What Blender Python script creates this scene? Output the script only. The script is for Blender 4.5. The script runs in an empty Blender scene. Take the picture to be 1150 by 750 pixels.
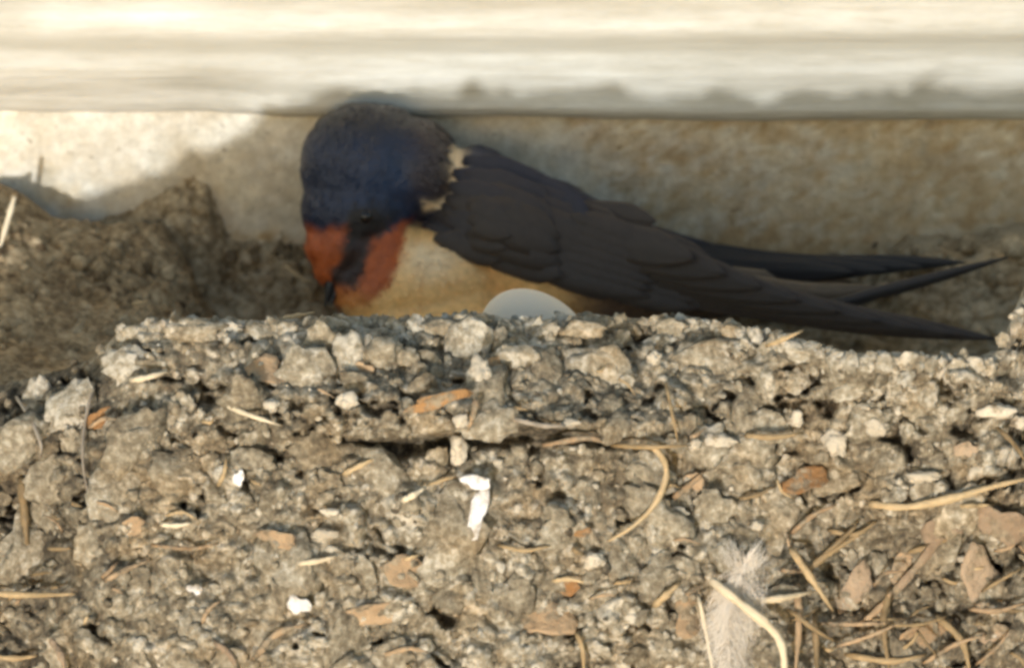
import bpy, bmesh, math, random
import numpy as np
from mathutils import Vector, Matrix, Euler, noise as mnoise

random.seed(11)
rng = np.random.default_rng(11)
S = bpy.context.scene
COL = S.collection
R = math.radians
CM = 0.01

# ------------------------------------------------------------------ camera
PITCH = R(25)                # the camera looks down into the nest
DIST = 3.0                   # metres from the nest rim
HW = 0.0747                  # half the width seen at the rim
FWD = Vector((0, math.cos(PITCH), -math.sin(PITCH)))
UP = Vector((0, math.sin(PITCH), math.cos(PITCH)))
RIGHT = Vector((1, 0, 0))
CAMLOC = -FWD * DIST
cam = bpy.data.cameras.new('camera')
camo = bpy.data.objects.new('camera', cam)
COL.objects.link(camo)
camo.location = CAMLOC
camo.rotation_euler = (math.pi / 2 - PITCH, 0, 0)
cam.sensor_width = 36
cam.sensor_fit = 'HORIZONTAL'
cam.lens = 36 * DIST / (2 * HW)
cam.clip_start = 0.1
cam.clip_end = 5000
cam.dof.use_dof = True
cam.dof.focus_distance = DIST + 0.002
cam.dof.aperture_fstop = 38
S.camera = camo

# ------------------------------------------------------------------ sky and sun
SUN_EL, SUN_AZ = R(6.2), R(-11)     # low sun behind the camera, a little to its left
world = bpy.data.worlds.new('World')
S.world = world
world.use_nodes = True
wn = world.node_tree.nodes
wl = world.node_tree.links
sky = wn.new('ShaderNodeTexSky')
sky.sky_type = 'NISHITA'
sky.sun_disc = False
sky.sun_elevation = SUN_EL
sky.sun_rotation = math.pi + -SUN_AZ
sky.dust_density = 1.0
sky.ozone_density = 0.75
sky.air_density = 1.0
wn['Background'].inputs['Strength'].default_value = 0.15
wl.new(sky.outputs[0], wn['Background'].inputs['Color'])
sun = bpy.data.lights.new('sun', 'SUN')
sun.energy = 1.35
sun.angle = R(1.3)
sun.color = (1.0, 0.985, 0.965)
suno = bpy.data.objects.new('sun', sun)
COL.objects.link(suno)
SUNVEC = Vector((-math.sin(SUN_AZ) * math.cos(SUN_EL), math.cos(SUN_AZ) * math.cos(SUN_EL), -math.sin(SUN_EL)))
suno.rotation_euler = SUNVEC.to_track_quat('-Z', 'Y').to_euler()
suno.location = -SUNVEC * 2
S.view_settings.view_transform = 'Standard'
S.view_settings.look = 'None'
S.view_settings.gamma = 1
S.view_settings.exposure = 1.14
S.view_settings.use_curve_mapping = False
S.cycles.filter_width = 3.2
S.cycles.use_denoising = True

# ------------------------------------------------------------------ helpers
def P(px, py, d):
    """world point seen at photo pixel (px,py), d centimetres behind the rim (along the view)"""
    k = (DIST + d * CM) / DIST * HW / 575
    return CAMLOC + FWD * (DIST + d * CM) + RIGHT * ((px - 575) * k) + UP * ((375 - py) * k)

CN, FN, UN = (np.array(v) for v in (CAMLOC, FWD, UP))
def PN(px, py, d):
    px, py, d = np.broadcast_arrays(np.asarray(px, float), np.asarray(py, float), np.asarray(d, float))
    k = (DIST + d * CM) / DIST * HW / 575
    out = CN + FN * (DIST + d * CM)[..., None] + UN * ((375 - py) * k)[..., None]
    out[..., 0] += (px - 575) * k
    return out
PXM = HW / 575               # one photo pixel in metres

def tabs(shape, seed):
    return np.random.default_rng(seed).random(shape)

def vnoise(x, y, seed):
    T = tabs((256, 256), seed)
    xi, yi = np.floor(x).astype(int), np.floor(y).astype(int)
    fx, fy = x - xi, y - yi
    fx, fy = fx * fx * (3 - 2 * fx), fy * fy * (3 - 2 * fy)
    a, b = xi & 255, (xi + 1) & 255
    c, d = yi & 255, (yi + 1) & 255
    return (T[a, c] * (1 - fx) + T[b, c] * fx) * (1 - fy) + (T[a, d] * (1 - fx) + T[b, d] * fx) * fy

def fbm(x, y, seed, octs=4):
    s, amp, tot = 0, 1, 0
    for i in range(octs):
        s = s + amp * vnoise(x * 2 ** i + 13.7 * i, y * 2 ** i + 7.1 * i, seed + i)
        tot += amp
        amp *= .5
    return s / tot

def worley(x, y, seed):
    J = tabs((128, 128, 3), seed)
    xi, yi = np.floor(x).astype(int), np.floor(y).astype(int)
    f1 = np.full(x.shape, 9.0)
    f2 = np.full(x.shape, 9.0)
    cid = np.zeros(x.shape)
    for dx in (-1, 0, 1):
        for dy in (-1, 0, 1):
            a, b = (xi + dx) & 127, (yi + dy) & 127
            dd = np.hypot(xi + dx + J[a, b, 0] - x, yi + dy + J[a, b, 1] - y)
            near = dd < f1
            f2 = np.where(near, f1, np.minimum(f2, dd))
            cid = np.where(near, J[a, b, 2], cid)
            f1 = np.where(near, dd, f1)
    return f1, f2, cid

def mesh_obj(name, verts, faces, mat, parent=None, col=None, smooth=True, loc=None):
    me = bpy.data.meshes.new(name)
    v = np.asarray(verts, float).reshape(-1, 3)
    off = np.array(parent.matrix_world.translation if loc is None and parent else (loc or (0, 0, 0)), float)
    if parent and loc is None:
        off = np.array(ORI[parent.name], float)
    v = v - off
    if isinstance(faces, np.ndarray):
        n, kk = faces.shape
        me.vertices.add(len(v))
        me.vertices.foreach_set('co', v.ravel())
        me.loops.add(n * kk)
        me.loops.foreach_set('vertex_index', faces.astype(np.int32).ravel())
        me.polygons.add(n)
        me.polygons.foreach_set('loop_start', np.arange(0, n * kk, kk, dtype=np.int32))
        me.update(calc_edges=True)
    else:
        me.from_pydata([tuple(q) for q in v], [], faces)
    if col is not None:
        at = me.attributes.new('tone', 'FLOAT_COLOR', 'POINT')
        c = np.asarray(col, float)
        if c.ndim == 1:
            c = np.repeat(c[:, None], 3, 1)
        if c.shape[1] == 3:
            c = np.hstack([c, np.ones((len(c), 1))])
        at.data.foreach_set('color', c.astype(np.float32).ravel())
    if smooth:
        me.polygons.foreach_set('use_smooth', np.ones(len(me.polygons), bool))
    me.materials.append(mat)
    o = bpy.data.objects.new(name, me)
    COL.objects.link(o)
    if parent:
        o.parent = parent
        ORI[o.name] = ORI[parent.name]
    elif loc is not None:
        o.location = loc
        ORI[o.name] = tuple(loc)
    else:
        ORI[o.name] = (0, 0, 0)
    return o

ORI = {}
def thing(name, label, cat, loc, group=None):
    o = bpy.data.objects.new(name, None)
    o.empty_display_size = 0.01
    COL.objects.link(o)
    o.location = loc
    ORI[o.name] = tuple(loc)
    tag(o, label, cat, group)
    return o

def tag(o, label=None, cat=None, group=None, kind=None):
    if label: o['label'] = label
    if cat: o['category'] = cat
    if group: o['group'] = group
    if kind: o['kind'] = kind
    return o

def grid_faces(nr, nc, off=0, flip=False):
    i, j = np.meshgrid(np.arange(nr - 1), np.arange(nc - 1), indexing='ij')
    a = (i * nc + j).ravel() + off
    f = np.stack([a, a + 1, a + nc + 1, a + nc], 1)
    return f[:, ::-1] if flip else f

def catmull(pts, n):
    pts = [np.array(p, float) for p in pts]
    if len(pts) == 2:
        return np.array([pts[0] + (pts[1] - pts[0]) * t for t in np.linspace(0, 1, n)])
    q = [2 * pts[0] - pts[1]] + pts + [2 * pts[-1] - pts[-2]]
    out = []
    for t in np.linspace(0, len(pts) - 1 - 1e-6, n):
        i = int(t); f = t - i
        p0, p1, p2, p3 = q[i:i + 4]
        out.append(.5 * (2 * p1 + (p2 - p0) * f + (2 * p0 - 5 * p1 + 4 * p2 - p3) * f * f + (3 * p1 - p0 - 3 * p2 + p3) * f ** 3))
    return np.array(out)

def tube(path, radii, sides=7, flat=1.0):
    """closed tapered tube through world points; returns verts, faces"""
    path = np.asarray(path, float)
    n = len(path)
    V, F = [], []
    tan = np.gradient(path, axis=0)
    for i in range(n):
        t = Vector(tan[i]).normalized()
        a = t.cross(FWD)
        if a.length < 1e-6: a = t.cross(UP)
        a.normalize()
        b = t.cross(a).normalized()
        for s in range(sides):
            th = 2 * math.pi * s / sides
            V.append(Vector(path[i]) + a * (math.cos(th) * radii[i]) + b * (math.sin(th) * radii[i] * flat))
    for i in range(n - 1):
        for s in range(sides):
            s2 = (s + 1) % sides
            F.append((i * sides + s, i * sides + s2, (i + 1) * sides + s2, (i + 1) * sides + s))
    F.append(tuple(range(sides))[::-1])
    F.append(tuple((n - 1) * sides + s for s in range(sides)))
    return V, F

# ------------------------------------------------------------------ materials
def new_mat(name, rough=.9, spec=.2):
    m = bpy.data.materials.new(name)
    m.use_nodes = True
    nt = m.node_tree
    b = nt.nodes['Principled BSDF']
    b.inputs['Roughness'].default_value = rough
    b.inputs['Specular IOR Level'].default_value = spec
    return m, nt, b

def N(nt, t, **kw):
    n = nt.nodes.new(t)
    for k, v in kw.items():
        if k in n.inputs: n.inputs[k].default_value = v
        else: setattr(n, k, v)
    return n

def noise_node(nt, vec, scale, detail=4, rough=.6):
    n = N(nt, 'ShaderNodeTexNoise')
    n.inputs['Scale'].default_value = scale
    n.inputs['Detail'].default_value = detail
    n.inputs['Roughness'].default_value = rough
    if vec: nt.links.new(vec, n.inputs['Vector'])
    return n.outputs['Fac']

def ramp(nt, fac, stops):
    r = N(nt, 'ShaderNodeValToRGB')
    e = r.color_ramp.elements
    while len(e) < len(stops): e.new(.5)
    for el, (p, c) in zip(e, stops):
        el.position = p
        el.color = (*c, 1)
    nt.links.new(fac, r.inputs['Fac'])
    return r.outputs['Color']

def mix(nt, a, b, fac, mode='MIX'):
    m = N(nt, 'ShaderNodeMix', data_type='RGBA', blend_type=mode)
    for val, idx in ((a, 6), (b, 7), (fac, 0)):
        if hasattr(val, 'is_output'): nt.links.new(val, m.inputs[idx])
        else: m.inputs[idx].default_value = (*val, 1) if isinstance(val, tuple) else val
    return m.outputs[2]

def math_n(nt, op, a, b):
    m = N(nt, 'ShaderNodeMath', operation=op)
    for i, v in enumerate((a, b)):
        if hasattr(v, 'is_output'): nt.links.new(v, m.inputs[i])
        else: m.inputs[i].default_value = v
    return m.outputs[0]

def bump(nt, b, h, dist, strength=.6):
    n = N(nt, 'ShaderNodeBump')
    n.inputs['Distance'].default_value = dist
    n.inputs['Strength'].default_value = strength
    nt.links.new(h, n.inputs['Height'])
    nt.links.new(n.outputs[0], b.inputs['Normal'])

def pos(nt):
    return N(nt, 'ShaderNodeNewGeometry').outputs['Position']

def objc(nt):
    return N(nt, 'ShaderNodeTexCoord').outputs['Object']

MUD = [(0.0, (.080, .070, .055)), (.26, (.150, .130, .096)), (.5, (.240, .211, .153)), (.74, (.370, .338, .262)), (1.0, (.59, .56, .475))]
BROWN_MUD = [(0.0, (.07, .05, .032)), (.3, (.17, .127, .078)), (.6, (.30, .235, .145)), (1.0, (.52, .43, .29))]  # browner mud, used on the cup side and the wall smear
def mud_mat(name, per_object, lift=.46, stops=MUD):
    m, nt, b = new_mat(name, .95, .12)
    p = pos(nt)
    f1 = noise_node(nt, p, 260, 5, .65)
    f2 = noise_node(nt, p, 900, 3, .6)
    if per_object:
        base = N(nt, 'ShaderNodeObjectInfo').outputs['Random']
        base = math_n(nt, 'ADD', math_n(nt, 'MULTIPLY', base, .24), lift)
    else:
        base = N(nt, 'ShaderNodeAttribute', attribute_name='tone').outputs['Fac']
    t = math_n(nt, 'ADD', base, math_n(nt, 'MULTIPLY', math_n(nt, 'SUBTRACT', f1, .5), .85))
    t = math_n(nt, 'ADD', t, math_n(nt, 'MULTIPLY', math_n(nt, 'SUBTRACT', f2, .5), 1.45))
    c = ramp(nt, t, stops)
    warm = noise_node(nt, p, 95, 2, .5)
    wf = ramp(nt, warm, [(.52, (0, 0, 0)), (.70, (1, 1, 1))])
    c2 = mix(nt, c, (1.0, .82, .60), math_n(nt, 'MULTIPLY', wf, .5), 'MULTIPLY')
    nt.links.new(c2, b.inputs['Base Color'])
    bump(nt, b, noise_node(nt, p, 1500, 4, .7), .0008, .7)
    return m

mud = mud_mat('mud', False)
mud_piece = mud_mat('mud_pellet', True)
mud_brown = mud_mat('brown_mud', False, stops=BROWN_MUD)
mud_rim = mud_mat('sunlit_rim_mud', True, .64)  # paler mud copy, sunlight on the crest put into its colour

def straw_mat(name, c1, c2):
    m, nt, b = new_mat(name, .6, .3)
    p = pos(nt)
    f = noise_node(nt, p, 500, 4, .6)
    f2 = N(nt, 'ShaderNodeObjectInfo').outputs['Random']
    t = math_n(nt, 'ADD', math_n(nt, 'MULTIPLY', f, .7), math_n(nt, 'MULTIPLY', f2, .35))
    nt.links.new(ramp(nt, t, [(.25, c1), (.75, c2)]), b.inputs['Base Color'])
    bump(nt, b, noise_node(nt, p, 2500, 2), .0003, .5)
    return m
straw_m = straw_mat('straw', (.27, .19, .095), (.54, .42, .25))
straw_pale = straw_mat('pale_straw', (.55, .46, .31), (.80, .72, .55))
straw_dull = straw_mat('dull_straw', (.15, .11, .06), (.36, .27, .15))
root_m = straw_mat('root_fibre', (.22, .19, .15), (.38, .34, .28))
def muddy(m, lo=.50, hi=.60):
    nt = m.node_tree; b = nt.nodes['Principled BSDF']
    src = b.inputs['Base Color'].links[0].from_socket
    p = pos(nt)
    f = ramp(nt, noise_node(nt, p, 320, 4, .65), [(lo, (0, 0, 0)), (hi, (1, 1, 1))])
    mc = ramp(nt, noise_node(nt, p, 800, 3, .6), [(.35, (.15, .12, .08)), (.65, (.36, .30, .21))])
    nt.links.new(mix(nt, src, mc, f), b.inputs['Base Color'])
    b.inputs['Roughness'].default_value = .9
    bump(nt, b, noise_node(nt, p, 1100, 4, .65), .0008, .7)
    return m
leaf_m = straw_mat('dry_leaf', (.30, .21, .125), (.50, .37, .235))
leaf_orange = straw_mat('orange_leaf', (.26, .135, .055), (.40, .235, .105))
leaf_pink = straw_mat('pinkish_leaf', (.25, .185, .125), (.42, .33, .235))
drop_m = straw_mat('dropping', (.72, .71, .68), (.88, .88, .87))
seed_m = straw_mat('pale_chip', (.42, .375, .29), (.64, .59, .48))

# wall paint: off-white limewash with dust and brown stains
def wall_mat():
    m, nt, b = new_mat('limewashed_wall', .92, .15)
    p = pos(nt)
    f = noise_node(nt, p, 60, 6, .65)
    c = ramp(nt, f, [(.30, (.54, .53, .47)), (.47, (.67, .67, .625)), (.62, (.77, .78, .75))])
    st = noise_node(nt, p, 22, 5, .7)
    sf = ramp(nt, st, [(.46, (0, 0, 0)), (.62, (1, 1, 1))])
    c = mix(nt, c, (.60, .47, .30), math_n(nt, 'MULTIPLY', sf, .6), 'MULTIPLY')
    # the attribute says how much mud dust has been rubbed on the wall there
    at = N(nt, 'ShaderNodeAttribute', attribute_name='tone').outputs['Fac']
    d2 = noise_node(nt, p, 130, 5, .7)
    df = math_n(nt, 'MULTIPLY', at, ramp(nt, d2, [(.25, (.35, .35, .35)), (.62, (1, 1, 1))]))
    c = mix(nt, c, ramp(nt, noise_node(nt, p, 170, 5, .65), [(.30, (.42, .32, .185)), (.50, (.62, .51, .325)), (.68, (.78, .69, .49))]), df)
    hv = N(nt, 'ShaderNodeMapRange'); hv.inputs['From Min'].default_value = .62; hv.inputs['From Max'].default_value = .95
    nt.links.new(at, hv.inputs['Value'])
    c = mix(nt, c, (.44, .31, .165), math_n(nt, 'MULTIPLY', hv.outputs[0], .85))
    c = mix(nt, c, ramp(nt, noise_node(nt, p, 420, 5, .75), [(.30, (.72, .69, .63)), (.68, (1.12, 1.11, 1.08))]), 1.0, 'MULTIPLY')
    sp = ramp(nt, noise_node(nt, p, 700, 2, .5), [(.24, (.25, .2, .14)), (.32, (1, 1, 1))])
    c = mix(nt, c, sp, .5, 'MULTIPLY')
    nt.links.new(c, b.inputs['Base Color'])
    h = math_n(nt, 'ADD', noise_node(nt, p, 250, 5, .6), math_n(nt, 'MULTIPLY', noise_node(nt, p, 1400, 3), .3))
    bump(nt, b, h, .0012, .55)
    return m

def beam_mat():
    m, nt, b = new_mat('weathered_white_wood', .8, .25)
    p = pos(nt)
    mp = N(nt, 'ShaderNodeMapping')
    mp.inputs['Scale'].default_value = (.10, 1, 1)
    nt.links.new(p, mp.inputs['Vector'])
    v = mp.outputs[0]
    f = noise_node(nt, v, 120, 5, .55)
    c = ramp(nt, f, [(.28, (.40, .395, .355)), (.43, (.505, .508, .475)), (.55, (.585, .60, .575)), (.70, (.73, .755, .75))])
    fine = noise_node(nt, v, 1100, 3, .6)
    c = mix(nt, c, ramp(nt, fine, [(.30, (.72, .68, .60)), (.5, (1, 1, 1))]), .4, 'MULTIPLY')
    mp2 = N(nt, 'ShaderNodeMapping'); mp2.inputs['Scale'].default_value = (.3, 1, 1); nt.links.new(p, mp2.inputs['Vector'])
    c = mix(nt, c, ramp(nt, noise_node(nt, mp2.outputs[0], 150, 5, .7), [(.30, (.78, .76, .71)), (.62, (1.06, 1.06, 1.06))]), 1.0, 'MULTIPLY')
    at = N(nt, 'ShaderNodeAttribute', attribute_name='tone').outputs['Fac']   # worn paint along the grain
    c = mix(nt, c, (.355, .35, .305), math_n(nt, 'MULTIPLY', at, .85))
    nt.links.new(c, b.inputs['Base Color'])
    bump(nt, b, math_n(nt, 'ADD', fine, f), .0006, .5)
    return m

def ground_mat():
    m, nt, b = new_mat('gravelly_soil', .95, .1)
    p = pos(nt)
    nt.links.new(ramp(nt, noise_node(nt, p, 6, 6, .7), [(.3, (.16, .13, .09)), (.7, (.34, .29, .21))]), b.inputs['Base Color'])
    bump(nt, b, noise_node(nt, p, 30, 5), .02, .6)
    return m

# ------------------------------------------------------------------ setting
gz = -2.4
nG = 40
gx = np.sinh(np.linspace(-7, 7, nG)) ; gx = gx / gx.max() * 900
X, Y = np.meshgrid(gx, gx)
Zg = gz + 0.05 * (fbm(X * .4 + 50, Y * .4 + 50, 3) - .5)
ground = mesh_obj('ground', np.stack([X, Y, Zg], -1), grid_faces(nG, nG), ground_mat())
tag(ground, kind='structure')

YW = 0.107                    # wall face (metres behind the rim centre)
BEAM_PY = 124
def wall_d(py):               # depth d (cm) of the wall face at a photo row
    v = (375 - py) * PXM * 1.035
    return (YW - v * math.sin(PITCH)) / math.cos(PITCH) / CM
zb = P(575, BEAM_PY, wall_d(BEAM_PY))[2]     # height of the underside of the beam

# wall: front sheet with gentle unevenness + back and sides
def slab(name, x0, x1, z0, z1, yfront, thick, nx, nz, mat, relief, tone, parent=None, zwarp=None, zs=None):
    xs = np.linspace(x0, x1, nx) if np.isscalar(nx) else nx
    zz = np.linspace(z0, z1, nz) if zs is None else zs
    X, Z = np.meshgrid(xs, zz)
    Yf = yfront - relief(X, Z)
    if zwarp is not None: Z = Z + zwarp(X, Z)
    nr, nc = X.shape
    V = np.stack([X, Yf, Z], -1).reshape(-1, 3)
    T = tone(X, Z).ravel()
    Vb = V.copy(); Vb[:, 1] = yfront + thick
    F = [tuple(f) for f in grid_faces(nr, nc)]
    n = nr * nc
    ring = [j for j in range(nc)] + [i * nc + nc - 1 for i in range(1, nr)] + [(nr - 1) * nc + j for j in range(nc - 2, -1, -1)] + [i * nc for i in range(nr - 2, 0, -1)]
    for a, b in zip(ring, ring[1:] + ring[:1]):
        F.append((b, a, a + n, b + n))
    c4 = [0, nc - 1, nr * nc - 1, (nr - 1) * nc]
    F.append(tuple(n + c for c in c4)[::-1])
    F = [f for f in F]
    return mesh_obj(name, np.vstack([V, Vb]), F, mat, parent, col=np.concatenate([T, T]))

def pxz(X, Z):               # photo pixel of a point on the wall
    q = np.stack([X, np.full_like(X, YW), Z], -1) - CN
    dd = q @ FN
    k = dd / DIST * HW / 575
    return 575 + q[..., 0] / k, 375 - (q @ UN) / k

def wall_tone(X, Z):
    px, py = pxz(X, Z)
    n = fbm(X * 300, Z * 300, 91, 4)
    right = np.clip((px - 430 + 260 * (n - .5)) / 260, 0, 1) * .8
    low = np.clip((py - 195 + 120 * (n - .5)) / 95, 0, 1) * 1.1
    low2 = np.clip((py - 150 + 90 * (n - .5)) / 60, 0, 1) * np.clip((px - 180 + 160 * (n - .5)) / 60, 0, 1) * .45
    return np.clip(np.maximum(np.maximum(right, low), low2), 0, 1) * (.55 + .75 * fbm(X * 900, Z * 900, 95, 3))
dense_x = np.concatenate([np.linspace(-1.6, -.13, 14), np.linspace(-.12, .12, 200), np.linspace(.13, 1.6, 14)])
dense_z = np.concatenate([np.linspace(gz - .05, -.13, 12), np.linspace(-.12, zb + .004, 130)])
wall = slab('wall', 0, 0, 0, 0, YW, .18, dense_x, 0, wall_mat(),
            lambda X, Z: .0022 * (fbm(X * 60 + 40, Z * 60 + 40, 21, 4) - .5), wall_tone, zs=dense_z)
tag(wall, 'pale limewashed wall stained brown behind the swallow and its nest', 'wall')

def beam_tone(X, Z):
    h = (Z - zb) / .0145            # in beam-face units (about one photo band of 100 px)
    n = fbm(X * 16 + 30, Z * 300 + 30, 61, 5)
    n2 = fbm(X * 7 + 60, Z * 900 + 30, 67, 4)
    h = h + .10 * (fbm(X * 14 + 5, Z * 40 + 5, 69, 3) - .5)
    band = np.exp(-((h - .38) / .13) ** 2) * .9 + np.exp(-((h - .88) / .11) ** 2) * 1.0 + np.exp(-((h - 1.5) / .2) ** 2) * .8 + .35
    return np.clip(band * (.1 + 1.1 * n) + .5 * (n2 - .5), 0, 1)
def beam_relief(X, Z):
    h = (Z - zb) / .0145
    w = .0002 * np.sin(h * 2 * math.pi / .5 + .6 + 1.2 * (fbm(X * 9 + 9, Z * 0 + 3.3, 66, 3) - .5)) + .0007 * (fbm(X * 12 + 20, Z * 520 + 20, 65, 4) - .5)
    edge = np.clip(1 - (Z - zb) / .0028, 0, 1)
    left = np.clip((-.034 - X) / .012, 0, 1)
    return w - .0014 * edge ** 2.2 * (1 - left) - .0034 * left * np.clip(1 - (Z - zb) / .009, 0, 1) ** 1.3
beam_x = np.concatenate([np.linspace(-1.6, -.13, 14), np.linspace(-.12, .12, 160), np.linspace(.13, 1.6, 14)])
beam_z = np.concatenate([zb + np.linspace(0, .034, 90), zb + np.linspace(.037, .16, 12)])
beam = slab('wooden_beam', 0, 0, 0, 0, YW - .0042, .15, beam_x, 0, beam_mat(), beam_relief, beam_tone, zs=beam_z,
            zwarp=lambda X, Z: np.clip(1 - (Z - zb) / .006, 0, 1) * (.0016 * (fbm(X * 30 + 11, X * 0 + 2.2, 71, 4) - .5)))
tag(beam, 'weathered white painted wooden beam running along the top of the wall', 'beam')

# ------------------------------------------------------------------ nest
rim_pts = [(-200, 470, 3.5), (-80, 450, 2.2), (0, 432, 1.4), (60, 418, .8), (105, 402, .5), (140, 366, .2), (200, 357, .1), (300, 360, 0), (370, 356, 0),
           (450, 358, 0), (520, 354, 0), (600, 360, -.1), (660, 353, 0), (720, 358, 0), (765, 353, -.1), (800, 361, -.3), (860, 371, -.9), (900, 381, -1.5),
           (960, 397, -1.7), (1010, 396, -1.8), (1060, 400, -1.8), (1108, 400, -1.7), (1124, 390, -1.5), (1138, 352, -1.3), (1152, 318, -1.2), (1220, 305, -1), (1320, 310, -1)]
rp = np.array(rim_pts, float)
def rim_at(px):
    py = np.interp(px, rp[:, 0], rp[:, 1])
    d = np.interp(px, rp[:, 0], rp[:, 2])
    return py, d

nest_base = P(575, 760, 2.5)
nest = thing('mud_nest', 'mud pellet swallow nest bristling with straw, built against the pale wall', 'nest', nest_base)

STEP = 2.6
cols = np.arange(-440, 1620, STEP)
rows = np.arange(0, 720, STEP)
PXg, Sg = np.meshgrid(cols, rows)
rpy, rd = rim_at(PXg)
PYg = rpy + Sg
w1, w2 = 38 * (fbm(PXg / 70, PYg / 70, 31) - .5), 38 * (fbm(PXg / 70, PYg / 70, 37) - .5)
ux, uy = PXg + w1, PYg + w2
f1a, f2a, ida = worley(ux / 46 + 20, uy / 38 + 20, 41)
f1b, f2b, idb = worley(ux / 19 + 50, uy / 16 + 50, 42)
f1c, f2c, idc = worley(ux / 8.5 + 70, uy / 7.5 + 70, 43)
def dome(f1, f2):
    return np.clip(1 - f1 ** 2 * 1.2, 0, 1) * np.clip((f2 - f1) * 4, 0, 1) ** .6
relief = (.30 * dome(f1a, f2a) * (.3 + ida) + .17 * dome(f1b, f2b) * (.25 + idb) + .07 * dome(f1c, f2c) * (.3 + idc)
          + .75 * (fbm(PXg / 110, PYg / 80, 51, 4) - .5) + .35 * (fbm(PXg / 22, PYg / 18, 55, 3) - .5))
# two sagging ledges across the face, as the courses of mud were laid
ledge1 = np.exp(-((PYg - (470 + 12 * np.sin(PXg / 90)) ) / 22) ** 2) * np.exp(-((PXg - 520) / 260) ** 2)
hole1 = np.exp(-((PYg - 498) / 11) ** 2) * np.exp(-((PXg - 470) / 75) ** 2) + .6 * np.exp(-((PYg - 640) / 12) ** 2) * np.exp(-((PXg - 260) / 50) ** 2)
relief = relief + .35 * ledge1 - .55 * hole1
pf1, pf2, pid = worley((ux + 60 * (fbm(PXg / 22, PYg / 22, 44, 2) - .5)) / 27 + 5, (uy + 50 * (fbm(PXg / 20, PYg / 20, 45, 2) - .5)) / 18 + 5, 47)
zone = np.clip(1 - np.abs(PYg - 455) / 75, 0, 1) * .8 + np.clip((170 - PXg) / 60, 0, 1) * np.clip((690 - PYg) / 60, 0, 1) + np.clip((PXg - 850) / 80, 0, 1) * np.clip((590 - PYg) / 60, 0, 1) + .25
pit = (pid < .27 * np.clip(zone, 0, 1)) * np.clip(1.25 - pf1 * 1.7 - 1.5 * np.abs(fbm(PXg / 9, PYg / 7, 46, 3) - .5), 0, 1) * np.clip(Sg / 14, 0, 1)
band_y = 496 + 9 * np.sin(PXg / 60 + 1) + 10 * (fbm(PXg / 40, PXg * 0 + 1.7, 57, 3) - .5)
over = np.exp(-((PYg - band_y) / 10) ** 4) * np.clip((PXg - 375) / 25, 0, 1) * np.clip((735 - PXg) / 60, 0, 1) * (.4 + 1.1 * fbm(PXg / 45, PYg / 30, 49, 3))
pit = np.maximum(pit, np.clip(over, 0, 1))
upper = np.clip((band_y - PYg) / 14 + .5, 0, 1) * np.clip((PYg - 380) / 60, 0, 1) * np.clip((PXg - 230) / 80, 0, 1) * np.clip((820 - PXg) / 80, 0, 1)
relief = relief * .85 - .52 * pit + .36 * upper
fall = np.exp(-(Sg / 95.0) ** 1.3)
roll = np.exp(-Sg / 9.0)                                 # rounding over the rim crest
Dg = rd * fall - 1.4 * (1 - np.exp(-Sg / 170)) - relief * (1 - .35 * roll) + .55 * roll + 1.3 * np.clip((115 - PXg) / 70, 0, 1) ** 1.5 * np.clip((PYg - 500) / 70, 0, 1) + .9 * np.clip((PXg - 870) / 90, 0, 1) * np.clip((PYg - 560) / 60, 0, 1) - .5 * np.exp(-((PXg - 520) / 330) ** 2) * np.clip(Sg / 120, 0, 1)
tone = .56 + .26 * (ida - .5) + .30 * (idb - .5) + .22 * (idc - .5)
tone = tone - .22 * np.clip(pit * 1.5, 0, 1) + .08 * np.clip((PYg - 520) / 60, 0, 1) * (PXg > 150) * (PXg < 880)  # pits darkened: shade painted into the mud
tone = tone + .10 * np.exp(-Sg / 45) * (PXg > 130) - .10 * (relief < -.2) - .22 * np.clip(hole1, 0, 1)  # sunlit crest and shaded hollows painted into the tone
tone = tone - .12 * np.clip((PXg - 880) / 120, 0, 1) * np.clip((PYg - 560) / 80, 0, 1) - .24 * np.clip((130 - PXg) / 60, 0, 1)  # left end darkened: shade put into the mud tone
# beyond the picture the nest rounds back to the wall on both sides and below
Dg = Dg + 11.5 * np.clip((-170 - PXg) / 250, 0, 1) ** 1.4 + 12.5 * np.clip((PXg - 1290) / 300, 0, 1) ** 1.4 + 9 * np.clip((Sg - 470) / 240, 0, 1) ** 1.5
# rim crest irregular
PYe = PYg + roll * 4 * (fbm(PXg / 14, PXg * 0 + 4.4, 58, 3) - .5)
outer = PN(PXg, PYe, Dg)
nr, nc = PXg.shape
# inner cup: from the crest back to the wall
tt = np.linspace(0, 1, 40)[1:]
PXi, Ti = np.meshgrid(cols, tt)
rpyi, rdi = rim_at(PXi)
wd = wall_d(np.minimum(rpyi, 380)) + .2
d0 = Dg[0][None, :]
Di = d0 + (wd - d0) * Ti
dip = 12 + 120 * np.sin(math.pi * Ti ** .8) ** .8
PYi = PYe[0][None, :] + dip * np.clip(Ti / .12, 0, 1) - 15 * Ti + 10 * (fbm(PXi / 30, Ti * 14, 59) - .5)
inner = PN(PXi, PYi, Di)
V = np.vstack([inner[::-1].reshape(-1, 3), outer.reshape(-1, 3)])
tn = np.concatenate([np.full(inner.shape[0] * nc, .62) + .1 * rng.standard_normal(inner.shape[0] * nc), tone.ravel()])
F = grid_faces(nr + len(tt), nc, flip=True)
shell = mesh_obj('nest_shell', V, F, mud, nest, col=tn)

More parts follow.
